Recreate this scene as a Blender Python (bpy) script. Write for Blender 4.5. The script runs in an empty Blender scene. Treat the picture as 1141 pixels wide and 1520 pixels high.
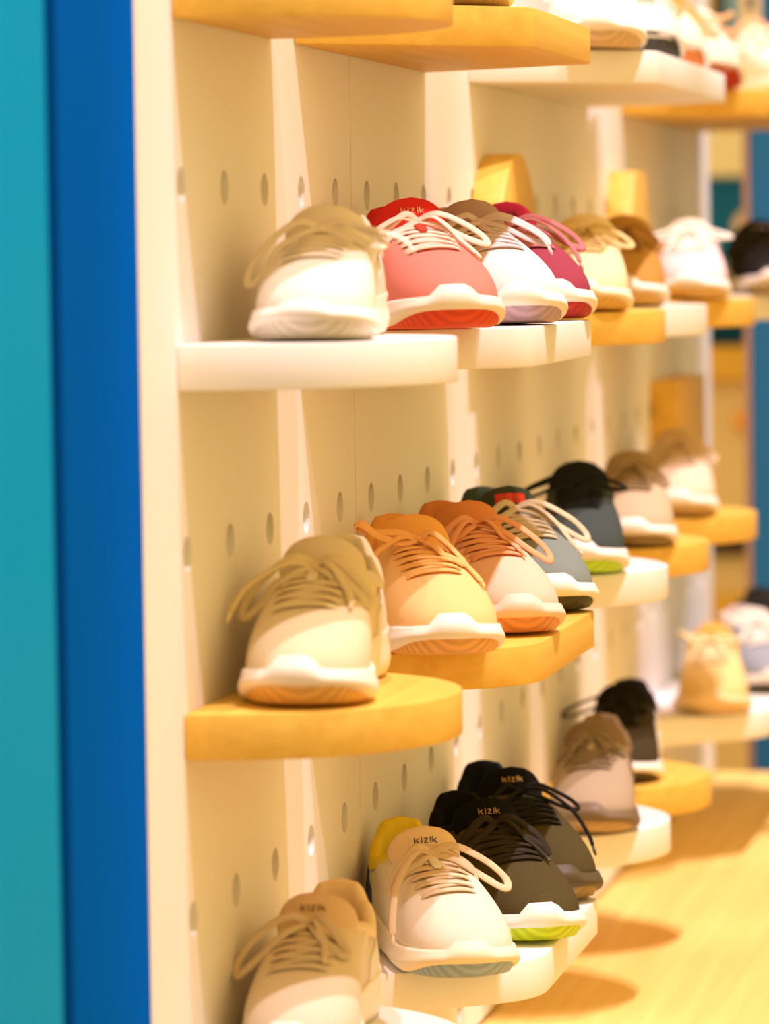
import bpy, bmesh, math, random
from mathutils import Vector, Matrix
from mathutils.bvhtree import BVHTree
R = math.radians
scn = bpy.context.scene
COL = scn.collection

# ------------------------------------------------------------------ materials
MATS = {}
def mat(name, col, rough=.6, kind='plain', scale=1., bump=0., spec=.3):
    if name in MATS: return MATS[name]
    m = bpy.data.materials.new(name); m.use_nodes = True
    nt = m.node_tree; b = nt.nodes['Principled BSDF']
    b.inputs['Base Color'].default_value = (*col, 1); b.inputs['Roughness'].default_value = rough
    b.inputs['Specular IOR Level'].default_value = spec
    if kind != 'plain':
        tc = nt.nodes.new('ShaderNodeTexCoord'); mp = nt.nodes.new('ShaderNodeMapping')
        nt.links.new(tc.outputs['Object'], mp.inputs['Vector'])
        ramp = nt.nodes.new('ShaderNodeValToRGB')
        if kind == 'wood':
            mp.inputs['Scale'].default_value = (90, 3, 90)
            tx = nt.nodes.new('ShaderNodeTexNoise'); tx.inputs['Scale'].default_value = scale
            tx.inputs['Detail'].default_value = 5; out = tx.outputs['Fac']
            ramp.color_ramp.elements[0].position = .3; ramp.color_ramp.elements[1].position = .7
            ramp.color_ramp.elements[0].color = (col[0]*.93, col[1]*.88, col[2]*.8, 1)
            ramp.color_ramp.elements[1].color = (min(1, col[0]*1.05), min(1, col[1]*1.08), col[2]*1.12, 1)
        elif kind == 'rib':          # knitted ribs
            tx = nt.nodes.new('ShaderNodeTexWave'); tx.inputs['Scale'].default_value = scale
            tx.inputs['Distortion'].default_value = 1.2; tx.inputs['Detail'].default_value = 1
            tx.inputs['Detail Scale'].default_value = 2
            tx.wave_type = 'BANDS'; tx.bands_direction = 'X'; out = tx.outputs['Fac']
            ramp.color_ramp.elements[0].color = (col[0]*.78, col[1]*.78, col[2]*.76, 1)
            ramp.color_ramp.elements[1].color = (*[min(1, c*1.06) for c in col], 1)
        else:                        # 'knit' fine weave, 'paint' faint mottling
            tx = nt.nodes.new('ShaderNodeTexNoise'); tx.inputs['Scale'].default_value = scale
            tx.inputs['Detail'].default_value = 3; out = tx.outputs['Fac']
            k = .94 if kind == 'knit' else .985
            ramp.color_ramp.elements[0].color = (col[0]*k, col[1]*k, col[2]*k, 1)
            ramp.color_ramp.elements[1].color = (*[min(1, c*1.02) for c in col], 1)
        nt.links.new(mp.outputs['Vector'], tx.inputs['Vector'])
        nt.links.new(out, ramp.inputs['Fac']); nt.links.new(ramp.outputs['Color'], b.inputs['Base Color'])
        if bump:
            bp = nt.nodes.new('ShaderNodeBump'); bp.inputs['Strength'].default_value = bump
            bp.inputs['Distance'].default_value = .0008
            nt.links.new(out, bp.inputs['Height']); nt.links.new(bp.outputs['Normal'], b.inputs['Normal'])
    MATS[name] = m
    return m
_cm = {}
def fab(col, kind='knit'):
    k = (tuple(round(c, 3) for c in col), kind)
    if k not in _cm:
        n = f'{kind}_{len(_cm)}'
        if kind == 'knit': _cm[k] = mat(n, col, .95, 'knit', 900, .25, .1)
        elif kind == 'rib': _cm[k] = mat(n, col, .95, 'rib', 190, .5, .1)
        elif kind == 'foam': _cm[k] = mat(n, col, .55, 'plain', spec=.35)
        elif kind == 'rubber': _cm[k] = mat(n, col, .5, 'rib', 60, .25, .35)
        elif kind == 'gloss': _cm[k] = mat(n, col, .3, 'plain', spec=.5)
        else: _cm[k] = mat(n, col, .8, 'plain', spec=.15)
    return _cm[k]

WHITE = mat('white_laminate', (.83, .805, .765), .5, 'paint', 6)
PEG = mat('white_pegboard', (.83, .805, .765), .55, 'paint', 4)
OAK = mat('oak_veneer', (.76, .47, .080), .5, 'wood', 1.0, .05)
TABLE = mat('pale_oak_top', (.84, .57, .175), .55, 'wood', .7, .04)
BLUE = mat('blue_paint', (.002, .115, .62), .8, 'paint', 8, spec=.0)
BLUE2 = mat('blue_paint_bright', (.03, .17, .45), .8, 'paint', 8, spec=.0)
TEAL = mat('teal_panel', (.002, .35, .85), .6, 'paint', 3, spec=.02)
NAVY = mat('dark_gap', (.004, .008, .035), .7)

# ------------------------------------------------------------------ helpers
def link(name, me, m=None, parent=None, smooth=True):
    o = bpy.data.objects.new(name, me); COL.objects.link(o)
    if m: me.materials.append(m)
    if smooth: me.polygons.foreach_set('use_smooth', [True]*len(me.polygons))
    if parent is not None: o.parent = parent
    return o
def mesh(name, vs, fs):
    me = bpy.data.meshes.new(name); me.from_pydata([tuple(v) for v in vs], [], fs); me.update()
    bm = bmesh.new(); bm.from_mesh(me); bmesh.ops.recalc_face_normals(bm, faces=bm.faces); bm.to_mesh(me); bm.free()
    return me
def tag(o, label, cat, group=None):
    o['label'] = label; o['category'] = cat
    if group: o['group'] = group
    return o
def struct(o, label=None):
    o['kind'] = 'structure'
    if label: o['label'] = label
    return o
def box(name, lo, hi, m, parent=None, bev=.0015):
    vs = [(x, y, z) for x in (lo[0], hi[0]) for y in (lo[1], hi[1]) for z in (lo[2], hi[2])]
    fs = [(0,1,3,2),(4,6,7,5),(0,4,5,1),(2,3,7,6),(0,2,6,4),(1,5,7,3)]
    me = mesh(name, vs, fs)
    if bev:
        bm = bmesh.new(); bm.from_mesh(me)
        bmesh.ops.bevel(bm, geom=bm.edges[:], offset=bev, segments=2, affect='EDGES', profile=.5); bm.to_mesh(me); bm.free()
    return link(name, me, m, parent, smooth=False)
def prism(name, poly, z0, z1, m, parent=None, bev=.0015, axis='z', loc=None):
    """extrude a 2-D outline; axis 'z': (x,y) outline, axis 'x': (y,z) outline between x=z0 and x=z1"""
    bm = bmesh.new()
    f = (lambda p, h: (p[0], p[1], h)) if axis == 'z' else (lambda p, h: (h, p[0], p[1]))
    a = [bm.verts.new(f(p, z0)) for p in poly]; b = [bm.verts.new(f(p, z1)) for p in poly]
    n = len(poly)
    c0 = bm.faces.new(a); c1 = bm.faces.new(b)
    sides = [bm.faces.new((a[i], a[(i+1) % n], b[(i+1) % n], b[i])) for i in range(n)]
    bmesh.ops.recalc_face_normals(bm, faces=bm.faces)
    if bev:
        es = list({e for e in c0.edges} | {e for e in c1.edges})
        bmesh.ops.bevel(bm, geom=es, offset=bev, segments=2, affect='EDGES', profile=.5)
    for fc in bm.faces:
        fc.smooth = len(fc.verts) == 4
    me = bpy.data.meshes.new(name); bm.to_mesh(me); bm.free()
    o = link(name, me, m, parent, smooth=False)
    bm = bmesh.new(); bm.from_mesh(me)
    for e in bm.edges:
        e.smooth = not (len(e.link_faces) == 2 and e.calc_face_angle(0) > R(25))
    for fc in bm.faces: fc.smooth = True
    bm.to_mesh(me); bm.free()
    return o
def catmull(P, n=8, closed=False):
    P = [Vector(p) for p in P]; out = []
    N = len(P)
    segs = N if closed else N-1
    for i in range(segs):
        g = (lambda k: P[k % N]) if closed else (lambda k: P[max(0, min(N-1, k))])
        p0, p1, p2, p3 = g(i-1), g(i), g(i+1), g(i+2)
        for j in range(n):
            t = j/n
            out.append(.5*((2*p1)+(p2-p0)*t+(2*p0-5*p1+4*p2-p3)*t*t+(3*p1-p0-3*p2+p3)*t**3))
    if not closed: out.append(P[-1])
    return out
def ss(a, b, x):
    t = max(0., min(1., (x-a)/(b-a))); return t*t*(3-2*t)
def interp(keys, x):
    if x <= keys[0][0]: return keys[0][1]
    for (a, va), (b, vb) in zip(keys, keys[1:]):
        if x <= b:
            t = (x-a)/(b-a); t = t*t*(3-2*t); return va+(vb-va)*t
    return keys[-1][1]
class MB:
    def __init__(s): s.v = []; s.f = []
    def add(s, vs, fs):
        k = len(s.v); s.v += [Vector(v) for v in vs]; s.f += [tuple(i+k for i in f) for f in fs]
    def rings(s, rings, closed=True, cap0=False, cap1=False):
        n = len(rings[0]); vs = [p for r in rings for p in r]; fs = []
        for a in range(len(rings)-1):
            for i in range(n if closed else n-1):
                j = (i+1) % n
                fs.append((a*n+i, a*n+j, (a+1)*n+j, (a+1)*n+i))
        if cap0: fs.append(tuple(range(n)))
        if cap1: fs.append(tuple(range((len(rings)-1)*n, len(rings)*n)))
        s.add(vs, fs)
    def fan(s, ring, c):
        n = len(ring); s.add(list(ring)+[c], [(i, (i+1) % n, n) for i in range(n)])
    def ribbon(s, pts, nors, w, t, seg=8):
        rs = []
        N = len(pts)
        for i, p in enumerate(pts):
            tan = (pts[min(N-1, i+1)]-pts[max(0, i-1)])
            if tan.length < 1e-9: tan = Vector((1, 0, 0))
            tan.normalize()
            nn = nors[i] - tan*nors[i].dot(tan)
            if nn.length < 1e-4: nn = Vector((0, 0, 1)) - tan*tan.z
            nn.normalize(); sd = tan.cross(nn)
            k = .55 if i in (0, N-1) else 1
            rs.append([p + sd*(w/2*k*math.cos(a)) + nn*(t/2*k*math.sin(a)) for a in [2*math.pi*q/seg for q in range(seg)]])
        s.rings(rs, True, True, True)
    def build(s, name, m, parent=None):
        return link(name, mesh(name, s.v, s.f), m, parent)

# ------------------------------------------------------------------ sneaker
L, W = .26, .095
PL = [(0, 0), (.004, .017), (.018, .0295), (.050, .0345), (.100, .0325), (.140, .0365), (.178, .0425), (.206, .0437), (.230, .0390), (.247, .0285), (.2565, .0145)]
def plan_contour(N=120, asym=1):
    right = [(x, y) for x, y in PL]
    pts = [(L, 0.)] + [(x, y) for x, y in reversed(right[1:])] + [(0, 0)] + [(x, -y) for x, y in right[1:]]
    pts = [(x, y + asym*.008*ss(.12, .26, x) - asym*.003*math.exp(-((x-.1)/.05)**2), 0) for x, y in pts]
    C = catmull(pts, 24, True)
    d = [0]
    for i in range(len(C)): d.append(d[-1] + (C[(i+1) % len(C)]-C[i]).length)
    T = d[-1]; out = []; k = 0
    for i in range(N):
        s = T*i/N
        while d[k+1] < s: k += 1
        u = (s-d[k])/(d[k+1]-d[k]); out.append(C[k].lerp(C[(k+1) % len(C)], u))
    nor = []
    for i in range(N):
        t = out[(i+1) % N]-out[i-1]; nor.append(Vector((t.y, -t.x, 0)).normalized())
    cen = Vector((.13, 0, 0))
    nor = [n if n.dot(p-cen) > 0 else -n for n, p in zip(nor, out)]
    return out, nor
def spring(x):
    return .009*max(0., (x-.165)/.095)**1.8 + .007*max(0., (.035-x)/.035)**2

def sneaker(label, tip, z, alpha, up=(.8,.75,.65), mid=(.85,.8,.72), out=(.6,.5,.35), lin=None, ton=None, lace=None,
            logo=None, patch=None, side=1, cap=None, round_lace=False, loops=None, ends=None, kind='knit', group=None,
            bumper=1., scale=1., tab=None, label_parts=None, no_bow=False, lip=1.0, hz=1., heel=None):
    rng = random.Random(label)
    lin = lin or up; ton = ton or up; lace = lace or up
    root = bpy.data.objects.new('sneaker', None); COL.objects.link(root)
    root.empty_display_size = .05
    a = R(alpha); fw = Vector((math.sin(a), -math.cos(a), 0))
    root.location = Vector((tip[0], tip[1], z)) - fw*(L/2*scale) + Vector((0, 0, .0004))
    root.rotation_euler = (0, 0, a - math.pi/2); root.scale = (scale, scale, scale*hz)
    tag(root, label, 'shoe', group or 'sneakers on the pegboard shelves')
    S = Vector((-L/2, 0, 0))
    C, NR = plan_contour(asym=side); N = len(C)
    # ---- rim of the collar and the upper's Bezier net
    def rim(i):
        th = 2*math.pi*i/N
        sy = 1 if C[i].y >= 0 else -1
        tt = min(th, 2*math.pi-th)
        zz = interp([(0, .0835), (.6, .082), (1.2, .073), (1.8, .0665), (2.35, .079), (2.75, .0915), (math.pi, .0935)], tt)
        c_, s_ = math.cos(th), math.sin(th)
        rx = .0595+.0545*math.copysign(abs(c_)**.85, c_)
        return Vector((rx, .0330*math.copysign(abs(s_)**.82, s_), zz))
    sgn = 1 if C[N//4].y > 0 else -1
    RM = [rim(i) for i in range(N)]
    if sgn < 0: RM = [Vector((p.x, -p.y, p.z)) for p in RM]
    def bez(i, v):
        p0 = C[i] - NR[i]*.003; p0 = Vector((p0.x, p0.y, .014+spring(C[i].x)))
        p3 = RM[i]
        th = 2*math.pi*i/N; tt = min(th, 2*math.pi-th)
        F = 1-ss(.5, 1.9, tt); H = ss(2.2, 3.1, tt)
        p1 = p0 + NR[i]*(.004+.002*H+.002*(1-F)) + Vector((0, 0, .023*F + .026*(1-F)))
        m = .54*F + (.72*(1-F)*(1-H)) + .16*H
        q = .0175*F + .010*(1-F)*(1-H) + .028*H
        d = Vector((p0.x-p3.x, p0.y-p3.y, 0))
        p2 = p3 + d*m + Vector((0, 0, -q)) + NR[i]*.004*H
        w = 1-v
        return p0*w**3 + p1*3*w*w*v + p2*3*w*v*v + p3*v**3
    M = 15
    vs = [[1-(1-k/M)**1.15 for k in range(M+1)][k] for k in range(M+1)]
    U = [[bez(i, v)+S for i in range(N)] for v in vs]
    ub = MB(); ub.rings(U)
    upper = ub.build('upper', fab(up, kind), root)
    hb = MB(); a0, a1 = int(N*.355), int(N*.645)
    hrow = lambda off: [[bez(i, v*(.42+.30*math.sin(math.pi*(i-a0)/(a1-a0))))+NR[i]*off+S for i in range(a0, a1+1)] for v in (0, .2, .4, .6, .8, .93, 1.)]
    ho, hi_ = hrow(.0016), hrow(-.0005)
    hb.rings(ho, False); hb.rings([ho[-1], hi_[-1]], False)
    hb.rings([[r[0] for r in ho], [r[0] for r in hi_]], False); hb.rings([[r[-1] for r in ho], [r[-1] for r in hi_]], False)
    hb.build('heel_counter', fab(heel or tuple(c*.88 for c in mid), 'foam'), root)
    # ---- midsole: bumper rises over the toe
    def ztop(i):
        x, y = C[i].x, C[i].y
        zt = interp([(0, .036), (.05, .033), (.12, .0265), (.2, .0205), (.26, .0185)], x) + spring(x)
        if x > .19: zt += bumper*.0080*(1-ss(.010, .0205, abs(y-side*.004)))*ss(.2, .235, x)
        if x > .1: zt += 0
        return zt
    zl = lambda x: .0022 + .0100*ss(.203, .256, x)*lip + spring(x)*.45
    def ring(off, zf): return [Vector((C[i].x+NR[i].x*off, C[i].y+NR[i].y*off, zf(i)))+S for i in range(N)]
    lowz = lambda i: zl(C[i].x)
    def midz(f): return lambda i: lowz(i)+(ztop(i)-lowz(i))*f
    def lipring(off, dz=0):
        r = []
        for i in range(N):
            zt = ztop(i); lo, hi = 0., 1.
            for _ in range(18):
                v = (lo+hi)/2
                if bez(i, v).z < zt: lo = v
                else: hi = v
            p = bez(i, lo); r.append(Vector((p.x+NR[i].x*off, p.y+NR[i].y*off, zt+dz))+S)
        return r
    mb = MB()
    rA = ring(-.0005, lowz)
    mb.rings([ring(-.006, lambda i: lowz(i)+.0005), rA, ring(.0022, midz(.14)), ring(.0034, midz(.34)), ring(.0028, midz(.55)), ring(.0012, midz(.74)),
              lipring(.0030, -.0018), lipring(.0022), lipring(.0004, .0004), lipring(-.003, -.002)])
    midm = fab(mid, 'foam')
    mo = mb.build('midsole', midm, root)
    # ---- outsole: flat in the middle, curling up to the toe
    ob = MB()
    def oz(x): return spring(x)*.9 if x > .165 else spring(x)
    def inset(i, s, dz):
        x = .012 + (C[i].x-.012)*s + (1-s)*.10
        xx = .13+(C[i].x-.13)*s; yy = C[i].y*(s if abs(C[i].x-.13) < .1 else s)
        zz = oz(xx)
        return Vector((xx, yy, max(0, zz*(1 if xx < .165 else .45)) + dz))+S
    r0 = ring(-.002, lambda i: lowz(i)+.0012); r1 = ring(-.0022, lambda i: lowz(i)-.0004*(1))
    r2 = [inset(i, .93, .0016) for i in range(N)]; r3 = [inset(i, .86, 0.) for i in range(N)]; r4 = [inset(i, .5, 0.) for i in range(N)]
    ob.rings([r0, r1, r2, r3, r4]); ob.fan(r4, sum(r4, Vector())/N)
    ob.build('outsole', fab(out, 'rubber'), root)
    # ---- padded collar lining and insole
    lb = MB()
    cen = Vector((.0595, 0, 0))
    def lr(o, dz, fix=None):
        r = []
        for p in RM:
            d = Vector((cen.x-p.x, cen.y-p.y, 0)); 
            e = Vector((d.x*.55, d.y, 0)).normalized()
            hh = ss(.03, -.01, p.x-.02) if False else 1
            r.append(Vector((p.x, p.y, p.z+dz if fix is None else fix)) + e*o + S)
        return r
    lb.rings([lr(-.0012, -.006), lr(-.0012, -.001), lr(.0002, .0026), lr(.0026, .0048), lr(.0058, .0050), lr(.0088, .0026), lr(.0104, -.003), lr(.0102, -.016), lr(.008, 0, .036)])
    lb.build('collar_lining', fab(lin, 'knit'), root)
    ib = MB(); rr = lr(.006, 0, .0355); ib.rings([rr, lr(.012, 0, .034)]); ib.fan(lr(.012, 0, .034), Vector((.058, 0, .033))+S)
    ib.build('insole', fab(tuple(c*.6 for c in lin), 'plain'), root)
    # ---- tongue
    CL = catmull([(.143, 0, .0605), (.129, 0, .0715), (.1185, 0, .082), (.1115, 0, .0925), (.1065, 0, .1035)], 8)
    TW = [(0, .021), (.35, .027), (.75, .0305), (1, .0305)]
    tb = MB(); rings = []; K = len(CL)
    tfr = []
    for k, p in enumerate(CL):
        t = (CL[min(K-1, k+1)]-CL[max(0, k-1)]).normalized(); n = Vector((0, 1, 0)).cross(t)
        if n.x < 0: n = -n
        v = k/(K-1); w = interp(TW, v)
        e = max(0., (v-.62)/.38); w *= (max(1e-4, 1-e**3.0))**.5 if e > 0 else 1
        th = .0044*(1-.55*ss(.85, 1., v)); w = max(w, .0005)
        tfr.append((p, t, n))
        rg = []
        for q in range(24):
            A = 2*math.pi*q/24; y = w*math.cos(A); h = th*math.copysign(abs(math.sin(A))**.7, math.sin(A))
            drop = .017*(abs(y)/.0305)**2.2
            rg.append(p + Vector((0, y, 0)) + n*(h-drop*.8) - t*drop*.25 + S)
        rings.append(rg)
    tb.rings(rings, True, True, True)
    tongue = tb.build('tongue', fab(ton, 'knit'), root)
    bu = BVHTree.FromPolygons([v for v in ub.v], ub.f)
    ball = BVHTree.FromPolygons(ub.v+tb.v, ub.f+[tuple(i+len(ub.v) for i in f) for f in tb.f])
    btg = BVHTree.FromPolygons(tb.v, tb.f)
    def surf(x, y, tree=ball):
        h = tree.ray_cast(Vector((x, y, .3))+S, Vector((0, 0, -1)))
        if h[0] is None: return None
        n = h[1] if h[1].z > 0 else -h[1]
        return h[0], n
    # ---- laces
    lm = fab(lace, 'plain')
    b = MB(); yc = side*.001
    rows = [(.194, .0225), (.1800, .0238), (.1665, .0246), (.154, .0250), (.1425, .0248)]
    lw, lt = (.0040, .0034) if round_lace else (.0064, .0022)
    for j, (xc, hw) in enumerate(rows):
        for kk, tilt in enumerate(((.0 if j == 0 else .0040), -.0045)):
            if j == 0 and kk: continue
            if kk and False: continue
            P = []; Q = []
            for q in range(13):
                s = -1+q/6.
                x = xc + (.0035 if kk else 0) + tilt*s - .003*s*s; y = yc + hw*s
                h = surf(x, y)
                if h is None: continue
                lift = (.0024 if kk == 0 else .0012) - .0030*abs(s)**6
                P.append(h[0]+h[1]*lift); Q.append(h[1])
            if len(P) > 5: 
                Q = [(Q[max(0,i-1)]+Q[i]+Q[min(len(Q)-1,i+1)]).normalized() for i in range(len(Q))]
                b.ribbon(P, Q, lw, lt)
    laces = b.build('laces', lm, root)
    if not no_bow:
        hk = surf(.1300, 0); kn = Vector((.75, 0, .66)); Kp = hk[0]+hk[1]*.004
        def clamp(p):
            if abs(p.y) < .05:
                h = ball.ray_cast(Vector((p.x, p.y, .3)), Vector((0, 0, -1)))
                if h[0] is not None and p.z < h[0].z+.0035: p = Vector((p.x, p.y, h[0].z+.0035))
            return p
        bb = MB()
        loops = loops or [(1, .044+rng.uniform(-.006, .006), .022+rng.uniform(-.008, .01), .016+rng.uniform(-.006, .008)), (-1, .044+rng.uniform(-.006, .006), .022+rng.uniform(-.008, .01), .016+rng.uniform(-.006, .008))]
        for (s, ln, dr, fwd) in loops:
            pts = [(0, 0, 0), (fwd*.25, s*.30*ln, .007), (fwd*.65, s*.72*ln, .003-.35*dr), (fwd*.9, s*.98*ln, -.85*dr), (fwd*1.05+.006, s*.93*ln, -1.10*dr),
                   (fwd*.95+.0035, s*.66*ln, -.60*dr-.003), (fwd*.6+.003, s*.30*ln, -.06*dr-.002), (.002, 0, .001)]
            P = [clamp(Kp+p) for p in catmull(pts, 7)]
            nr = Vector((.72, s*.25, .62)).normalized()
            bb.ribbon(P, [nr]*len(P), lw*(1 if round_lace else 1.12), lt)
        kb = [Kp+Vector((.0045*math.cos(t2)*math.cos(p2), .0062*math.sin(t2)*math.cos(p2), .0045*math.sin(p2))) for p2 in [R(x) for x in (-89, -45, 0, 45, 89)] for t2 in [2*math.pi*q/10 for q in range(10)]]
        bb.rings([kb[k*10:(k+1)*10] for k in range(5)], True, True, True)
        bow = bb.build('bow', lm, laces)
        ends = ends if ends is not None else [(1, .020, .045), (-1, .024, .042)]
        for (s, lat, fwd) in ends:
            pts = [(0, 0, 0), (fwd*.2, s*lat*.35, .004), (fwd*.55, s*lat*.8, -fwd*.22), (fwd*.85, s*lat*1.0, -fwd*.55), (fwd, s*lat*1.05, -fwd*.75)]
            P = [clamp(Kp+p) for p in catmull(pts, 6)]
            e = MB(); nr = Vector((.6, s*.35, .7)).normalized()
            e.ribbon(P, [nr]*len(P), lw*.95, lt); eo = e.build('lace_end', lm, laces)
            g = MB(); d = (P[-1]-P[-2]).normalized()
            g.ribbon([P[-1]-d*.001, P[-1]+d*.004, P[-1]+d*.009], [nr]*3, .0034, .003)
            g.build('aglet', fab(tuple(min(1, c*1.1+.03) for c in lace), 'gloss'), laces)
    # ---- small loop that holds the laces on the tongue
    h0 = surf(.132, 0); 
    if tab and h0:
        t = MB(); P = []
        for q in range(7):
            x = .158-.032*q/6; h = surf(x, 0); P.append(h[0]+h[1]*.0040)
        t.ribbon(P, [Vector((.5, 0, .8))]*7, .0085, .0016); t.build('lace_keeper', fab(tab, 'plain'), root)
    # ---- lettering on the tongue
    if logo:
        kk = 23; p, t, n = tfr[kk]
        def onT(aw, bh, off):
            o0 = p + t*bh + Vector((0, aw, 0)) + n*.03 + S
            h = btg.ray_cast(o0, -n)
            return (h[0]+n*off) if h[0] is not None else (o0-n*.0265)
        if patch:
            pm = MB(); nx, ny = 10, 4
            g = [[onT(-.0138+.0276*i/nx, -.0046+.0092*j/ny, .0006) for i in range(nx+1)] for j in range(ny+1)]
            g2 = [[onT(-.0138+.0276*i/nx, -.0046+.0092*j/ny, -.0004) for i in range(nx+1)] for j in range(ny+1)]
            pm.rings(g, False); 
            edge = lambda G: G[0]+[r[-1] for r in G[1:]]+G[-1][-2::-1]+[r[0] for r in G[-2:0:-1]]
            pm.rings([edge(g), edge(g2)])
            pm.build('tongue_label', fab(patch, 'plain'), tongue)
        ST = {'k': [((0, 0), (0, 1)), ((.08, .36), (.58, .72)), ((.2, .42), (.62, 0))], 'i': [((.05, -.05), (.05, 1.0))],
              'z': [((0, .72), (.58, .72)), ((.58, .72), (0, 0)), ((0, 0), (.6, 0))]}
        adv = {'k': .95, 'i': .38, 'z': .95}; lh = .0056; x0 = -.0098; lg = MB()
        for ch in 'kizik':
            for (q0, q1) in ST[ch]:
                P = [onT(x0+lh*(q0[0]+(q1[0]-q0[0])*k2/4), lh*(q0[1]+(q1[1]-q0[1])*k2/4)-.0026, .0011) for k2 in range(5)]
                lg.ribbon(P, [n]*5, max(.0008, .0008), .0006, 6)
            x0 += lh*adv[ch]
        lg.build('tongue_lettering', fab(logo, 'plain'), tongue)
    return root

# ------------------------------------------------------------------ the wall and its pegboard
H = .127; V = .254; HR = .0125
def pegboard(name, y0, y1, z0, z1, label):
    bm = bmesh.new()
    ys = [n*H for n in range(-2, 30) if y0+.02 < n*H < y1-.02]
    zs = [1.298+k*V for k in range(-4, 6) if z0+.02 < 1.298+k*V < z1-.02]
    yb = [y0]+[(a+b)/2 for a, b in zip(ys, ys[1:])]+[y1]
    zb = [z0]+[(a+b)/2 for a, b in zip(zs, zs[1:])]+[z1]
    nS = 24
    for i, yc in enumerate(ys):
        for j, zc in enumerate(zs):
            a, b2, c, d = yb[i], yb[i+1], zb[j], zb[j+1]
            sq = []; ci = []; inn = []
            for q in range(nS):
                A = 2*math.pi*(q+.5)/nS; dy, dz = math.cos(A), math.sin(A)
                t = min(((b2-yc) if dy > 0 else (yc-a))/abs(dy) if abs(dy) > 1e-6 else 9, ((d-zc) if dz > 0 else (zc-c))/abs(dz) if abs(dz) > 1e-6 else 9)
                sq.append(bm.verts.new((0, yc+dy*t, zc+dz*t)))
                ci.append(bm.verts.new((0, yc+dy*HR, zc+dz*HR))); inn.append(bm.verts.new((-.018, yc+dy*HR, zc+dz*HR)))
            corners = [bm.verts.new((0, yy, zz)) for yy, zz in ((b2, d), (a, d), (a, c), (b2, c))]
            for q in range(nS):
                r = (q+1) % nS
                bm.faces.new((sq[q], sq[r], ci[r], ci[q])); bm.faces.new((ci[q], ci[r], inn[r], inn[q]))
                p, w = sq[q].co, sq[r].co
                if abs(p.y-w.y) > 1e-6 and abs(p.z-w.z) > 1e-6:
                    k = min(corners, key=lambda cc: (cc.co-p).length+(cc.co-w).length)
                    bm.faces.new((sq[q], k, sq[r]))
            bm.faces.new(inn)
    # rim of the board
    o = [bm.verts.new(p) for p in ((0, y0, z0), (0, y1, z0), (0, y1, z1), (0, y0, z1))]
    k = [bm.verts.new(p) for p in ((-.024, y0, z0), (-.024, y1, z0), (-.024, y1, z1), (-.024, y0, z1))]
    for q in range(4): bm.faces.new((o[q], o[(q+1) % 4], k[(q+1) % 4], k[q]))
    bm.faces.new(k)
    bmesh.ops.remove_doubles(bm, verts=bm.verts, dist=1e-5)
    bmesh.ops.recalc_face_normals(bm, faces=bm.faces)
    me = bpy.data.meshes.new(name); bm.to_mesh(me); bm.free()
    return tag(link(name, me, PEG, None, False), label, 'pegboard', 'white pegboard panels')
pegboard('pegboard_panel', -.120, .5702, .505, 2.5, 'white perforated pegboard panel nearest the blue strip, up to the fine seam')
pegboard('pegboard_panel', .5718, 3.06, .505, 2.5, 'long white perforated pegboard panel running back from the seam to the far end')
struct(box('wall_left', (-.13, -3.0, 0), (-.026, 3.058, 2.7), PEG, bev=0))
# blue strip, dark gap and teal panel at the near end
pr = prism('blue_trim', [(-.024, -.312), (.0015, -.312), (.0035, -.192), (.0005, -.189), (.0005, -.1215), (-.024, -.1215)], 0, 2.6, BLUE, bev=0)
tag(pr, 'tall saturated blue strip between the teal panel and the white pegboard', 'wall trim')
tp = box('teal_panel', (-.0245, -1.25, 0), (.001, -.333, 2.6), TEAL, bev=.002)
tag(tp, 'tall glossy teal panel at the left edge of the photo', 'panel')
struct(box('trim_1', (-.0255, -.333, 0), (-.018, -.312, 2.6), NAVY, bev=0), 'dark narrow gap between the teal panel and the blue strip')

# ------------------------------------------------------------------ shelves
def arc(cx, cy, rx, ry, a0, a1, n=40):
    return [(cx+rx*math.cos(R(a0+(a1-a0)*i/n)), cy+ry*math.sin(R(a0+(a1-a0)*i/n))) for i in range(n+1)]
D = .165; TH = .032; ROW = {1: 1.443, 2: 1.189, 3: .935, 4: .681}
def rounded(poly, rad, n=8):
    out = []; N = len(poly)
    for i, p in enumerate(poly):
        r = rad[i]
        if r <= 0: out.append(p); continue
        P = Vector(p); a = (Vector(poly[i-1])-P).normalized(); b = (Vector(poly[(i+1) % N])-P).normalized()
        k = r/math.tan(a.angle(b)/2)
        A = P+a*k; B = P+b*k
        for j in range(n+1):
            t = j/n; out.append(tuple(A*(1-t)**2 + P*2*t*(1-t) + B*t*t))
    return out
def shelf_disc(row, y0, y1, m, label, grp):
    cy = (y0+y1)/2; hw = (y1-y0)/2
    poly = [(.0005, y0)] + arc(.012, cy, D-.012, hw, -90, 90, 56) + [(.0005, y1)]
    poly = [(x, y-cy) for x, y in poly]
    o = prism('half_round_shelf', poly, -TH, 0, m); o.location = (0, cy, ROW[row])
    return tag(o, label, 'shelf', grp)
def shelf_trap(row, y0, y1, f0, f1, m, label, grp, rad=.06):
    cy = (y0+y1)/2
    poly = rounded([(.0005, y0), (D, f0), (D, f1), (.0005, y1)], [0, rad, .006, 0])
    o = prism('trapezoid_shelf', [(x, y-cy) for x, y in poly], -TH, 0, m); o.location = (0, cy, ROW[row])
    return tag(o, label, 'shelf', grp)
GD, GT = 'half round shelves on the pegboard', 'trapezoid shelves on the pegboard'
shelf_disc(1, -.020, .280, OAK, 'oak half-round shelf, topmost at the left beside the blue strip, no shoe visible on it', GD)
shelf_disc(2, -.020, .280, WHITE, 'white half-round shelf at the left under the whitish shoe, beside the red sneaker', GD)
shelf_disc(3, -.018, .282, OAK, 'oak half-round shelf at the left carrying the cream sneaker with tan sole', GD)
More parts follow.
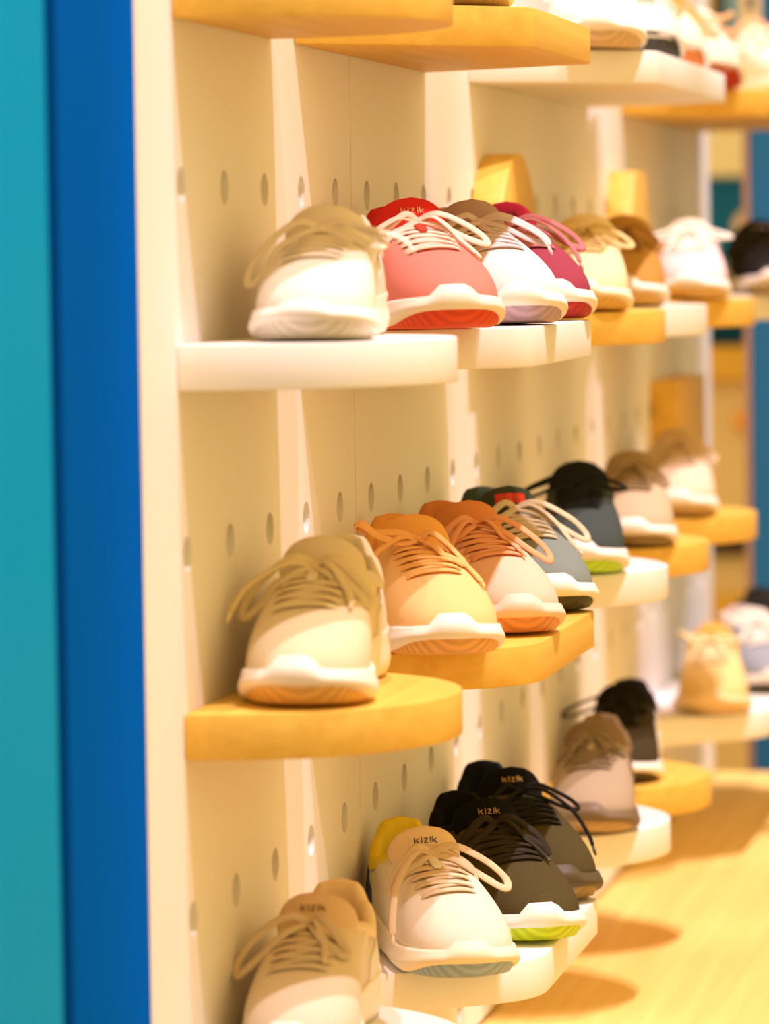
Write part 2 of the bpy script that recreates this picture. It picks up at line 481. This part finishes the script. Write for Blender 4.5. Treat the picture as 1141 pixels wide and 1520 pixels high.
shelf_disc(4, -.016, .284, WHITE, 'white half-round shelf at the bottom left under the nearest beige sneaker', GD)
shelf_trap(1, .362, .905, .495, .81, OAK, 'oak trapezoid shelf in the top row, seen from below, second from the left', GT, .025)
shelf_trap(2, .362, .905, .475, .795, WHITE, 'white trapezoid shelf under the red, lilac and burgundy sneakers', GT, .05)
shelf_trap(3, .362, .905, .475, .795, OAK, 'oak trapezoid shelf under the apricot, peach and slate sneakers', GT, .08)
shelf_trap(4, .362, .905, .475, .795, WHITE, 'white trapezoid shelf under the ivory sneaker and the two black sneakers', GT, .08)
shelf_trap(1, 1.126, 1.900, 1.25, 1.83, WHITE, 'white trapezoid shelf in the top row, seen from below, beside the last oak one', GT, .05)
shelf_trap(1, 2.172, 2.97, 2.30, 2.90, OAK, 'oak trapezoid shelf at the far end of the top row', GT, .05)
d3, d4, d5 = (1.135, 1.435), (1.485, 1.785), (1.965, 2.265)
shelf_disc(2, *d3, OAK, 'oak half-round shelf under the butter coloured sneaker, right of the white trapezoid shelf', GD)
shelf_disc(2, *d4, WHITE, 'white half-round shelf in the second row between two oak ones', GD)
shelf_disc(2, *d5, OAK, 'oak half-round shelf under the pale pink sneaker', GD)
shelf_disc(2, 2.42, 2.72, WHITE, 'white half-round shelf at the right edge under the black sneaker with white sole', GD)
shelf_disc(3, *d3, WHITE, 'white half-round shelf under the navy sneaker with lime sole', GD)
shelf_disc(3, *d4, OAK, 'oak half-round shelf under the grey sneaker behind the navy one', GD)
shelf_disc(3, *d5, OAK, 'oak half-round shelf under the farthest beige sneaker of the third row', GD)
shelf_disc(4, *d3, WHITE, 'white half-round shelf under the taupe sneaker with dark sole', GD)
shelf_disc(4, *d4, OAK, 'oak half-round shelf under the black sneaker with looped lace and white sole', GD)
shelf_trap(4, 2.10, 2.92, 2.24, 2.86, WHITE, 'white long shelf at the far right under the straw yellow sneaker', GT, .08)
# wooden plates fixed flat to the board
dome = prism('half_round_back_plate', [(y*.13, z*.155) for y, z in arc(0, 0, 1, 1, 0, 180, 36)], 0., .032, OAK, axis='x')
dome.location = (0, 1.225, ROW[2]+.0005); tag(dome, 'oak half-round plate standing upright against the wall behind the burgundy sneaker', 'wall plate', 'oak plates against the pegboard')
trp = prism('trapezoid_back_plate', [(-.15, 0), (.15, 0), (.06, .152), (-.03, .152)], 0., .032, OAK, axis='x')
trp.location = (0, 2.09, ROW[2]+.0005); tag(trp, 'oak trapezoid plate upright on the wall, brightly lit, above the tan sneaker', 'wall plate', 'oak plates against the pegboard')
rct = prism('square_back_plate', [(-.15, 0), (.15, 0), (.15, .146), (-.15, .146)], 0., .034, OAK, axis='x')
rct.location = (0, 2.56, ROW[3]+.0005); tag(rct, 'oak rectangular plate upright on the wall above the farthest beige sneaker', 'wall plate', 'oak plates against the pegboard')

# ------------------------------------------------------------------ platform, floor, background
pl = box('display_platform', (-.024, -.1, 0), (1.30, 3.07, .500), TABLE, bev=.003)
tag(pl, 'wide pale oak platform below the shelves, striped with round shelf shadows', 'platform')
struct(box('floor', (-2.5, -4, -.05), (4, 9.2, -.0005), mat('pale_floor', (.62, .48, .30), .5, 'paint', 3), bev=0))
struct(box('wall_back', (-2.5, 8.0, 0), (4, 8.1, 3.2), mat('beige_wall', (.80, .66, .42), .7, 'paint', 2), bev=0))
def empty(name, loc, label, cat, group=None):
    o = bpy.data.objects.new(name, None); COL.objects.link(o); o.location = loc; o.empty_display_size = .1
    return tag(o, label, cat, group)
bp = empty('blue_partition', (.82, 3.33, 0), 'blue upright partition beyond the far end of the shelves, at the right edge', 'partition')
def rel(o, lo, hi): return [a-b for a, b in zip(lo, o.location)], [a-b for a, b in zip(hi, o.location)]
box('panel', *rel(bp, (.031, 3.30, 0), (1.6, 3.36, 2.6)), BLUE2, bp, .003)
box('edge_strip', *rel(bp, (.021, 3.298, 0), (.031, 3.362, 2.6)), mat('mauve_edge', (.42, .26, .22), .7), bp, .002)
nt_ = empty('hanging_notice', (.035, 3.29, 1.49), 'pale notice hanging on the blue partition at the top right', 'notice')
box('board', *rel(nt_, (.0185, 3.289, 1.49), (.052, 3.2975, 2.0)), mat('pale_paper', (.80, .68, .56), .7), nt_, .001)
box('dark_mark', *rel(nt_, (.032, 3.2880, 1.600), (.041, 3.2888, 1.618)), mat('dark_ink', (.05, .12, .2), .7), nt_, 0)
cb = empty('display_cabinet', (-.45, 6.15, 0), 'blurred beige cabinet with a teal panel seen through the gap beyond the pegboard end', 'cabinet')
BE = mat('beige_board', (.80, .64, .40), .6); CR = mat('cream_board', (.90, .84, .66), .6)
box('body', *rel(cb, (-.9, 6.06, 0), (.0, 6.4, .96)), BE, cb, .004)
box('back_panel', *rel(cb, (-.9, 6.3, .96), (.0, 6.4, 1.405)), mat('deep_teal', (.003, .20, .62), .6), cb, .004)
box('header', *rel(cb, (-.9, 6.06, 1.405), (.0, 6.4, 1.60)), CR, cb, .004)
box('worktop', *rel(cb, (-.9, 6.02, .962), (.0, 6.4, 1.035)), OAK, cb, .004)
box('shelf', *rel(cb, (-.9, 6.06, 1.10), (.0, 6.4, 1.14)), CR, cb, .004)
box('recess_strip', *rel(cb, (-.88, 6.03, .585), (-.02, 6.06, .628)), mat('dark_brown', (.05, .03, .02), .6), cb, .002)  # dark strip: the shade of the plinth recess put into its colour
box('kick_rail', *rel(cb, (-.88, 6.03, .44), (-.02, 6.06, .50)), OAK, cb, .002)
def lathe(name, prof, m, parent=None, loc=(0, 0, 0), n=24):
    b = MB(); b.rings([[Vector((r*math.cos(2*math.pi*q/n), r*math.sin(2*math.pi*q/n), z)) for q in range(n)] for r, z in prof], True, True, True)
    o = b.build(name, m, parent); o.location = loc; return o
kn = lathe('knob', [(.004, -.022), (.015, -.018), (.021, -.008), (.021, .008), (.015, .018), (.004, .022)], mat('orange_knob', (.85, .38, .06), .5), cb, (-.283+.45, -.112, .875))
og = lathe('ornament', [(.026, 0), (.028, .06), (.022, .085), (.016, .10), (.026, .125), (.030, .15), (.026, .172), (.012, .185), (.002, .187)], mat('pale_ceramic', (.82, .62, .52), .4), None, (-.283, 6.12, 1.141))
tag(og, 'small pale rounded ornament in front of the teal panel in the far gap', 'ornament')
bn = empty('wall_banner', (-.30, 6.05, 1.60), 'light blue upright banner at the top, far behind the top row', 'banner')
box('cloth', *rel(bn, (-.317, 6.045, 1.6005), (-.20, 6.055, 2.3)), mat('light_blue', (.22, .45, .85), .8), bn, .001)
box('dark_edge', *rel(bn, (-.345, 6.045, 1.6005), (-.3175, 6.055, 2.3)), mat('dark_olive', (.06, .05, .02), .8), bn, .001)

# ------------------------------------------------------------------ the sneakers
E_ = dict
WHT = (.86, .80, .72)
# --- left column of single shoes
sneaker('off-white sneaker with pale laces alone on the white half-round shelf at the left', (0.078, 0.004), ROW[2], 4, up=(.80, .72, .58), mid=WHT, out=(.80, .74, .64), lace=(.78, .68, .52),
        loops=[(1, .047, .012, .006), (-1, .052, .038, .012)], ends=[(1, .062, .016)], bumper=.5, hz=.92)
sneaker('cream sneaker with tan sole on the left oak half-round shelf', (0.068, 0.0), ROW[3], 3, scale=1.06, up=(.74, .60, .38), mid=(.86, .77, .66), out=(.80, .45, .12), lace=(.70, .55, .30), lin=(.72, .60, .40), tab=(.75, .62, .42),
        loops=[(1, .040, .022, .022), (-1, .050, .030, .010)], ends=[(1, .030, .050), (-1, .050, .036)])
sneaker('beige sneaker with brown tongue lettering, nearest at the bottom left', (.058, .004), ROW[4], 2, up=(.72, .60, .44), mid=(.85, .77, .66), out=(.75, .62, .45), ton=(.70, .50, .30), lin=(.80, .62, .40), lace=(.60, .48, .32), logo=(.22, .10, .05),
        loops=[(1, .032, .022, .030), (-1, .052, .030, .020)], ends=[(1, .018, .050)])
# --- second row
sneaker('coral red sneaker with white laces and red sole', (0.124, 0.343), ROW[2], 22, up=(.74, .235, .19), mid=WHT, out=(.75, .07, .02), lin=(.62, .03, .025), ton=(.66, .03, .022), lace=(.82, .60, .50), logo=(.75, .48, .25), tab=(.72, .05, .03),
        loops=[(1, .052, .016, .022), (-1, .030, .012, .010)], ends=[(-1, .046, .030), (1, .034, .060)])
sneaker('lilac sneaker with mauve sole between the red and the burgundy ones', (0.147, 0.52), ROW[2], 24, up=(.80, .68, .62), mid=WHT, out=(.50, .36, .46), ton=(.44, .30, .26), lin=(.44, .30, .26), lace=(.62, .50, .50), tab=(.6, .45, .45),
        loops=[(1, .056, .016, .012), (-1, .040, .016, .012)], ends=[(1, .050, .026)])
sneaker('burgundy sneaker with crimson sole behind the lilac one', (0.141, 0.728), ROW[2], 24, up=(.29, .045, .07), mid=WHT, out=(.48, .03, .035), ton=(.33, .015, .03), lin=(.30, .015, .03), lace=(.50, .16, .17), logo=(.10, .01, .02),
        loops=[(1, .058, .020, .020), (-1, .040, .012, .010)], ends=[(1, .046, .046)])
sneaker('butter coloured sneaker on the oak half-round shelf right of the burgundy one', (0.096, 1.165), ROW[2], 5, hz=.93, up=(.80, .64, .36), mid=(.86, .74, .52), out=(.80, .50, .14), lace=(.66, .48, .20))
sneaker('tan brown sneaker between the butter and the pale pink ones', (0.088, 1.505), ROW[2], 5, hz=.94, up=(.52, .27, .06), mid=WHT, out=(.8, .5, .2), lace=(.40, .20, .05), no_bow=False)
sneaker('pale pink and white sneaker with big white lace bow', (0.099, 1.985), ROW[2], 5, hz=.92, up=(.84, .60, .60), mid=WHT, out=(.80, .52, .22), lace=WHT, ton=(.85, .78, .68),
        loops=[(1, .050, .004, .006), (-1, .048, .006, .006)])
sneaker('black sneaker with thick white sole at the right edge of the second row', (0.15, 2.46), ROW[2], 12, hz=.93, up=(.02, .018, .016), mid=WHT, out=(.5, .36, .2), lace=(.03, .025, .02), logo=(.7, .5, .5))
# --- third row
sneaker('pale apricot sneaker with white sole, nearest on the oak trapezoid shelf', (0.118, 0.352), ROW[3], 21, up=(.86, .54, .23), mid=WHT, out=(.80, .42, .12), lin=(.80, .36, .08), ton=(.82, .40, .10), lace=(.84, .44, .15),
        loops=[(-1, .052, -.014, .004), (1, .030, .024, .034)], ends=[(1, .036, .066), (-1, .040, .020)])
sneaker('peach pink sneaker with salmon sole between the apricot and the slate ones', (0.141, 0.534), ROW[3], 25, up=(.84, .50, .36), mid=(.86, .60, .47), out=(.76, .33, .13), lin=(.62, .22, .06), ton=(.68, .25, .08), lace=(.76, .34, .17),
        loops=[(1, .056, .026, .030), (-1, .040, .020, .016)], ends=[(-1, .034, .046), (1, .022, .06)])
sneaker('slate grey sneaker with dark green tongue, red tongue label and pale laces', (0.138, 0.738), ROW[3], 24, up=(.20, .24, .21), mid=WHT, out=(.055, .055, .03), lin=(.045, .06, .035), ton=(.045, .055, .03), lace=(.62, .50, .34), logo=(.55, .14, .06), patch=(.62, .045, .02),
        loops=[(1, .060, .024, .024), (-1, .030, .010, .010)], ends=[(1, .040, .060)])
sneaker('navy sneaker with thin dark laces and lime green sole', (0.094, 1.15), ROW[3], 7, up=(.055, .070, .066), mid=WHT, out=(.50, .80, .04), lin=(.015, .018, .018), ton=(.015, .018, .018), lace=(.012, .013, .012), round_lace=True,
        loops=[(-1, .060, .014, .004), (1, .048, .006, .002)], ends=[(-1, .046, .010)])
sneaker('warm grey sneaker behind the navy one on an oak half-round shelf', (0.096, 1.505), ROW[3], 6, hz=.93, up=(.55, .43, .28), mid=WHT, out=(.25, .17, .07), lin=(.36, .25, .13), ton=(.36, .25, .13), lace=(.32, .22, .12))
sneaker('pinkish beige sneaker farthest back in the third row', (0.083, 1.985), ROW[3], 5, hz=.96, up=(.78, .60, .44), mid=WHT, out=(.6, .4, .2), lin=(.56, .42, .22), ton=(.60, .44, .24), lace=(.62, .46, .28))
# --- fourth row
sneaker('ivory sneaker with yellow lining, blue sole and lettered tongue label', (0.127, 0.36), ROW[4], 23, up=(.82, .73, .58), kind='rib', mid=(.84, .74, .56), out=(.30, .42, .56), lin=(.74, .58, .04), ton=(.76, .56, .34), lace=(.66, .50, .32), logo=(.05, .05, .16), patch=(.74, .54, .32), tab=(.78, .72, .56), bumper=.7, heel=(.03, .05, .12),
        loops=[(1, .060, .024, .016), (-1, .036, .026, .014)], ends=[(-1, .044, .070), (1, .030, .016)])
sneaker('black knit sneaker with white midsole and lime sole', (0.156, 0.535), ROW[4], 26, up=(.085, .066, .024), kind='rib', mid=WHT, heel=(.012,.011,.009), out=(.55, .74, .02), lin=(.006, .006, .005), ton=(.007, .007, .006), lace=(.03, .024, .014), logo=(.55, .36, .10),
        loops=[(1, .040, .020, .020), (-1, .036, .020, .016)], ends=[(1, .026, .058)])
sneaker('all black knit sneaker with dark sole behind the lime soled one', (0.139, 0.742), ROW[4], 25, up=(.085, .066, .024), kind='rib', heel=(.012,.011,.009), mid=(.085, .062, .03), out=(.30, .20, .06), lin=(.006, .006, .005), ton=(.007, .007, .006), lace=(.012, .011, .008), logo=(.70, .45, .16), round_lace=True,
        loops=[(1, .052, .014, .014), (-1, .036, .020, .016)], ends=[(1, .050, .058)])
sneaker('taupe sneaker with dark brown sole on a white half-round shelf', (0.098, 1.155), ROW[4], 4, hz=.94, up=(.40, .31, .21), mid=(.17, .115, .06), out=(.45, .30, .12), lin=(.26, .17, .09), ton=(.24, .16, .09), lace=(.27, .20, .13), round_lace=True, tab=(.4, .31, .22),
        loops=[(-1, .034, .03, .01), (1, .034, .03, .01)])
sneaker('black sneaker with white midsole and one looped lace on an oak half-round shelf', (0.071, 1.535), ROW[4], 3, hz=.9, up=(.055, .042, .02), mid=WHT, out=(.08, .06, .03), lin=(.012, .011, .008), ton=(.012, .011, .008), lace=(.014, .013, .01), round_lace=True,
        loops=[(-1, .064, .016, .004), (1, .030, .02, .01)])
sneaker('straw yellow sneaker on the long white shelf at the far right', (0.099, 2.17), ROW[4], 5, hz=.95, up=(.80, .58, .24), mid=(.84, .62, .32), out=(.7, .5, .25), lin=(.60, .38, .08), ton=(.64, .42, .10), lace=(.84, .66, .36),
        loops=[(-1, .04, -.012, 0), (1, .036, -.004, 0)])
sneaker('blue grey sneaker with white laces behind the straw yellow one', (0.152, 2.425), ROW[4], 16, hz=.95, up=(.34, .38, .44), mid=WHT, out=(.1, .09, .06), lace=WHT, ton=WHT, lin=(.6, .5, .45),
        loops=[(-1, .046, -.014, 0), (1, .046, -.006, 0)])
sneaker('black sneaker at the right edge behind the blue grey one', (0.16, 2.66), ROW[4], 18, up=(.03, .026, .018), mid=(.08, .06, .04), out=(.05, .04, .03), lace=(.02, .018, .012), lin=(.02, .018, .012), loops=[(-1, .056, -.004, 0), (1, .05, .006, 0)])
# --- top row, seen from below the shelf edge
sneaker('cream soled sneaker cut off by the top edge, on the oak trapezoid shelf', (0.105, 0.47), ROW[1], 12, up=(.80, .72, .55), mid=(.86, .78, .62), out=(.40, .28, .12))
sneaker('white sneaker with tan toe sole, first on the white top shelf', (0.112, 1.18), ROW[1], 10, up=(.86, .82, .75), mid=(.86, .80, .70), out=(.72, .52, .30), lace=(.7, .8, .72), scale=1.05)
sneaker('white and teal sneaker with black sole on the white top shelf', (0.12, 1.445), ROW[1], 11, up=(.84, .78, .68), mid=(.86, .80, .70), out=(.04, .035, .02), lace=(.50, .66, .58), ton=(.48, .66, .58), lin=(.48, .66, .58), lip=2.3)
sneaker('white sneaker with orange sole at the end of the white top shelf', (0.114, 1.71), ROW[1], 11, up=(.84, .66, .46), mid=(.86, .78, .66), out=(.62, .18, .02), lace=(.78, .30, .08), ton=(.74, .28, .08), lin=(.74, .28, .08), lip=2.3)
sneaker('white sneaker with red sole on the far oak top shelf', (0.1, 2.19), ROW[1], 11, lip=2.2, up=(.86, .78, .64), mid=(.86, .80, .68), out=(.48, .035, .012), lace=(.82, .50, .26), tab=(.8, .6, .4), loops=[(1, .044, -.01, .0), (-1, .044, -.008, .0)])
sneaker('white sneaker with orange tongue farthest along the top row', (0.2, 2.48), ROW[1], 34, up=(.86, .78, .66), mid=(.86, .80, .68), out=(.05, .2, .2), ton=(.78, .40, .20), lin=(.80, .45, .25), lace=(.84, .64, .48))

# ------------------------------------------------------------------ lights
def spot(loc, aim, power, col, cone, blend=.5, rad=.03):
    l = bpy.data.lights.new('ceiling_spot', 'SPOT'); l.energy = power; l.color = col; l.spot_size = R(cone); l.spot_blend = blend
    l.shadow_soft_size = rad
    o = bpy.data.objects.new('ceiling_spot', l); COL.objects.link(o); o.location = loc
    o.rotation_euler = (Vector(aim)-Vector(loc)).to_track_quat('-Z', 'Y').to_euler()
    return o
SC = (.82, .68, .80)
for k in range(8):
    y = -.63+.61*k
    spot((1.0, y, 4.1), (.12, y+.42, 1.0), 385, SC, 25, .6)
w = bpy.data.worlds.new('room_glow'); scn.world = w; w.use_nodes = True
w.node_tree.nodes['Background'].inputs['Color'].default_value = (1.0, .665, .235, 1)
w.node_tree.nodes['Background'].inputs['Strength'].default_value = 1.25

# ------------------------------------------------------------------ camera (fitted to the pegboard's hole grid)
cam = bpy.data.cameras.new('camera'); co = bpy.data.objects.new('camera', cam); COL.objects.link(co)
F, yaw, pitch, roll = 6040.4, .198707, .0637351, -.0142055
r = Vector((math.cos(yaw), math.sin(yaw), 0)); fw = Vector((-math.sin(yaw), math.cos(yaw), 0)); u = Vector((0, 0, 1))
f2 = fw*math.cos(pitch)-u*math.sin(pitch); u2 = u*math.cos(pitch)+fw*math.sin(pitch)
r2 = r*math.cos(roll)+u2*math.sin(roll); u3 = u2*math.cos(roll)-r*math.sin(roll)
co.matrix_world = Matrix(((r2.x, u3.x, -f2.x, .6866), (r2.y, u3.y, -f2.y, -2.7192), (r2.z, u3.z, -f2.z, 1.25), (0, 0, 0, 1)))
cam.sensor_fit = 'VERTICAL'; cam.sensor_height = 36; cam.lens = 36*F/1520; cam.clip_start = .05
cam.dof.use_dof = True; cam.dof.focus_distance = 3.33; cam.dof.aperture_fstop = cam.lens/25.
scn.camera = co
vs_ = scn.view_settings; vs_.view_transform = 'Standard'; vs_.look = 'None'; vs_.exposure = 0; vs_.gamma = 1; vs_.use_curve_mapping = False
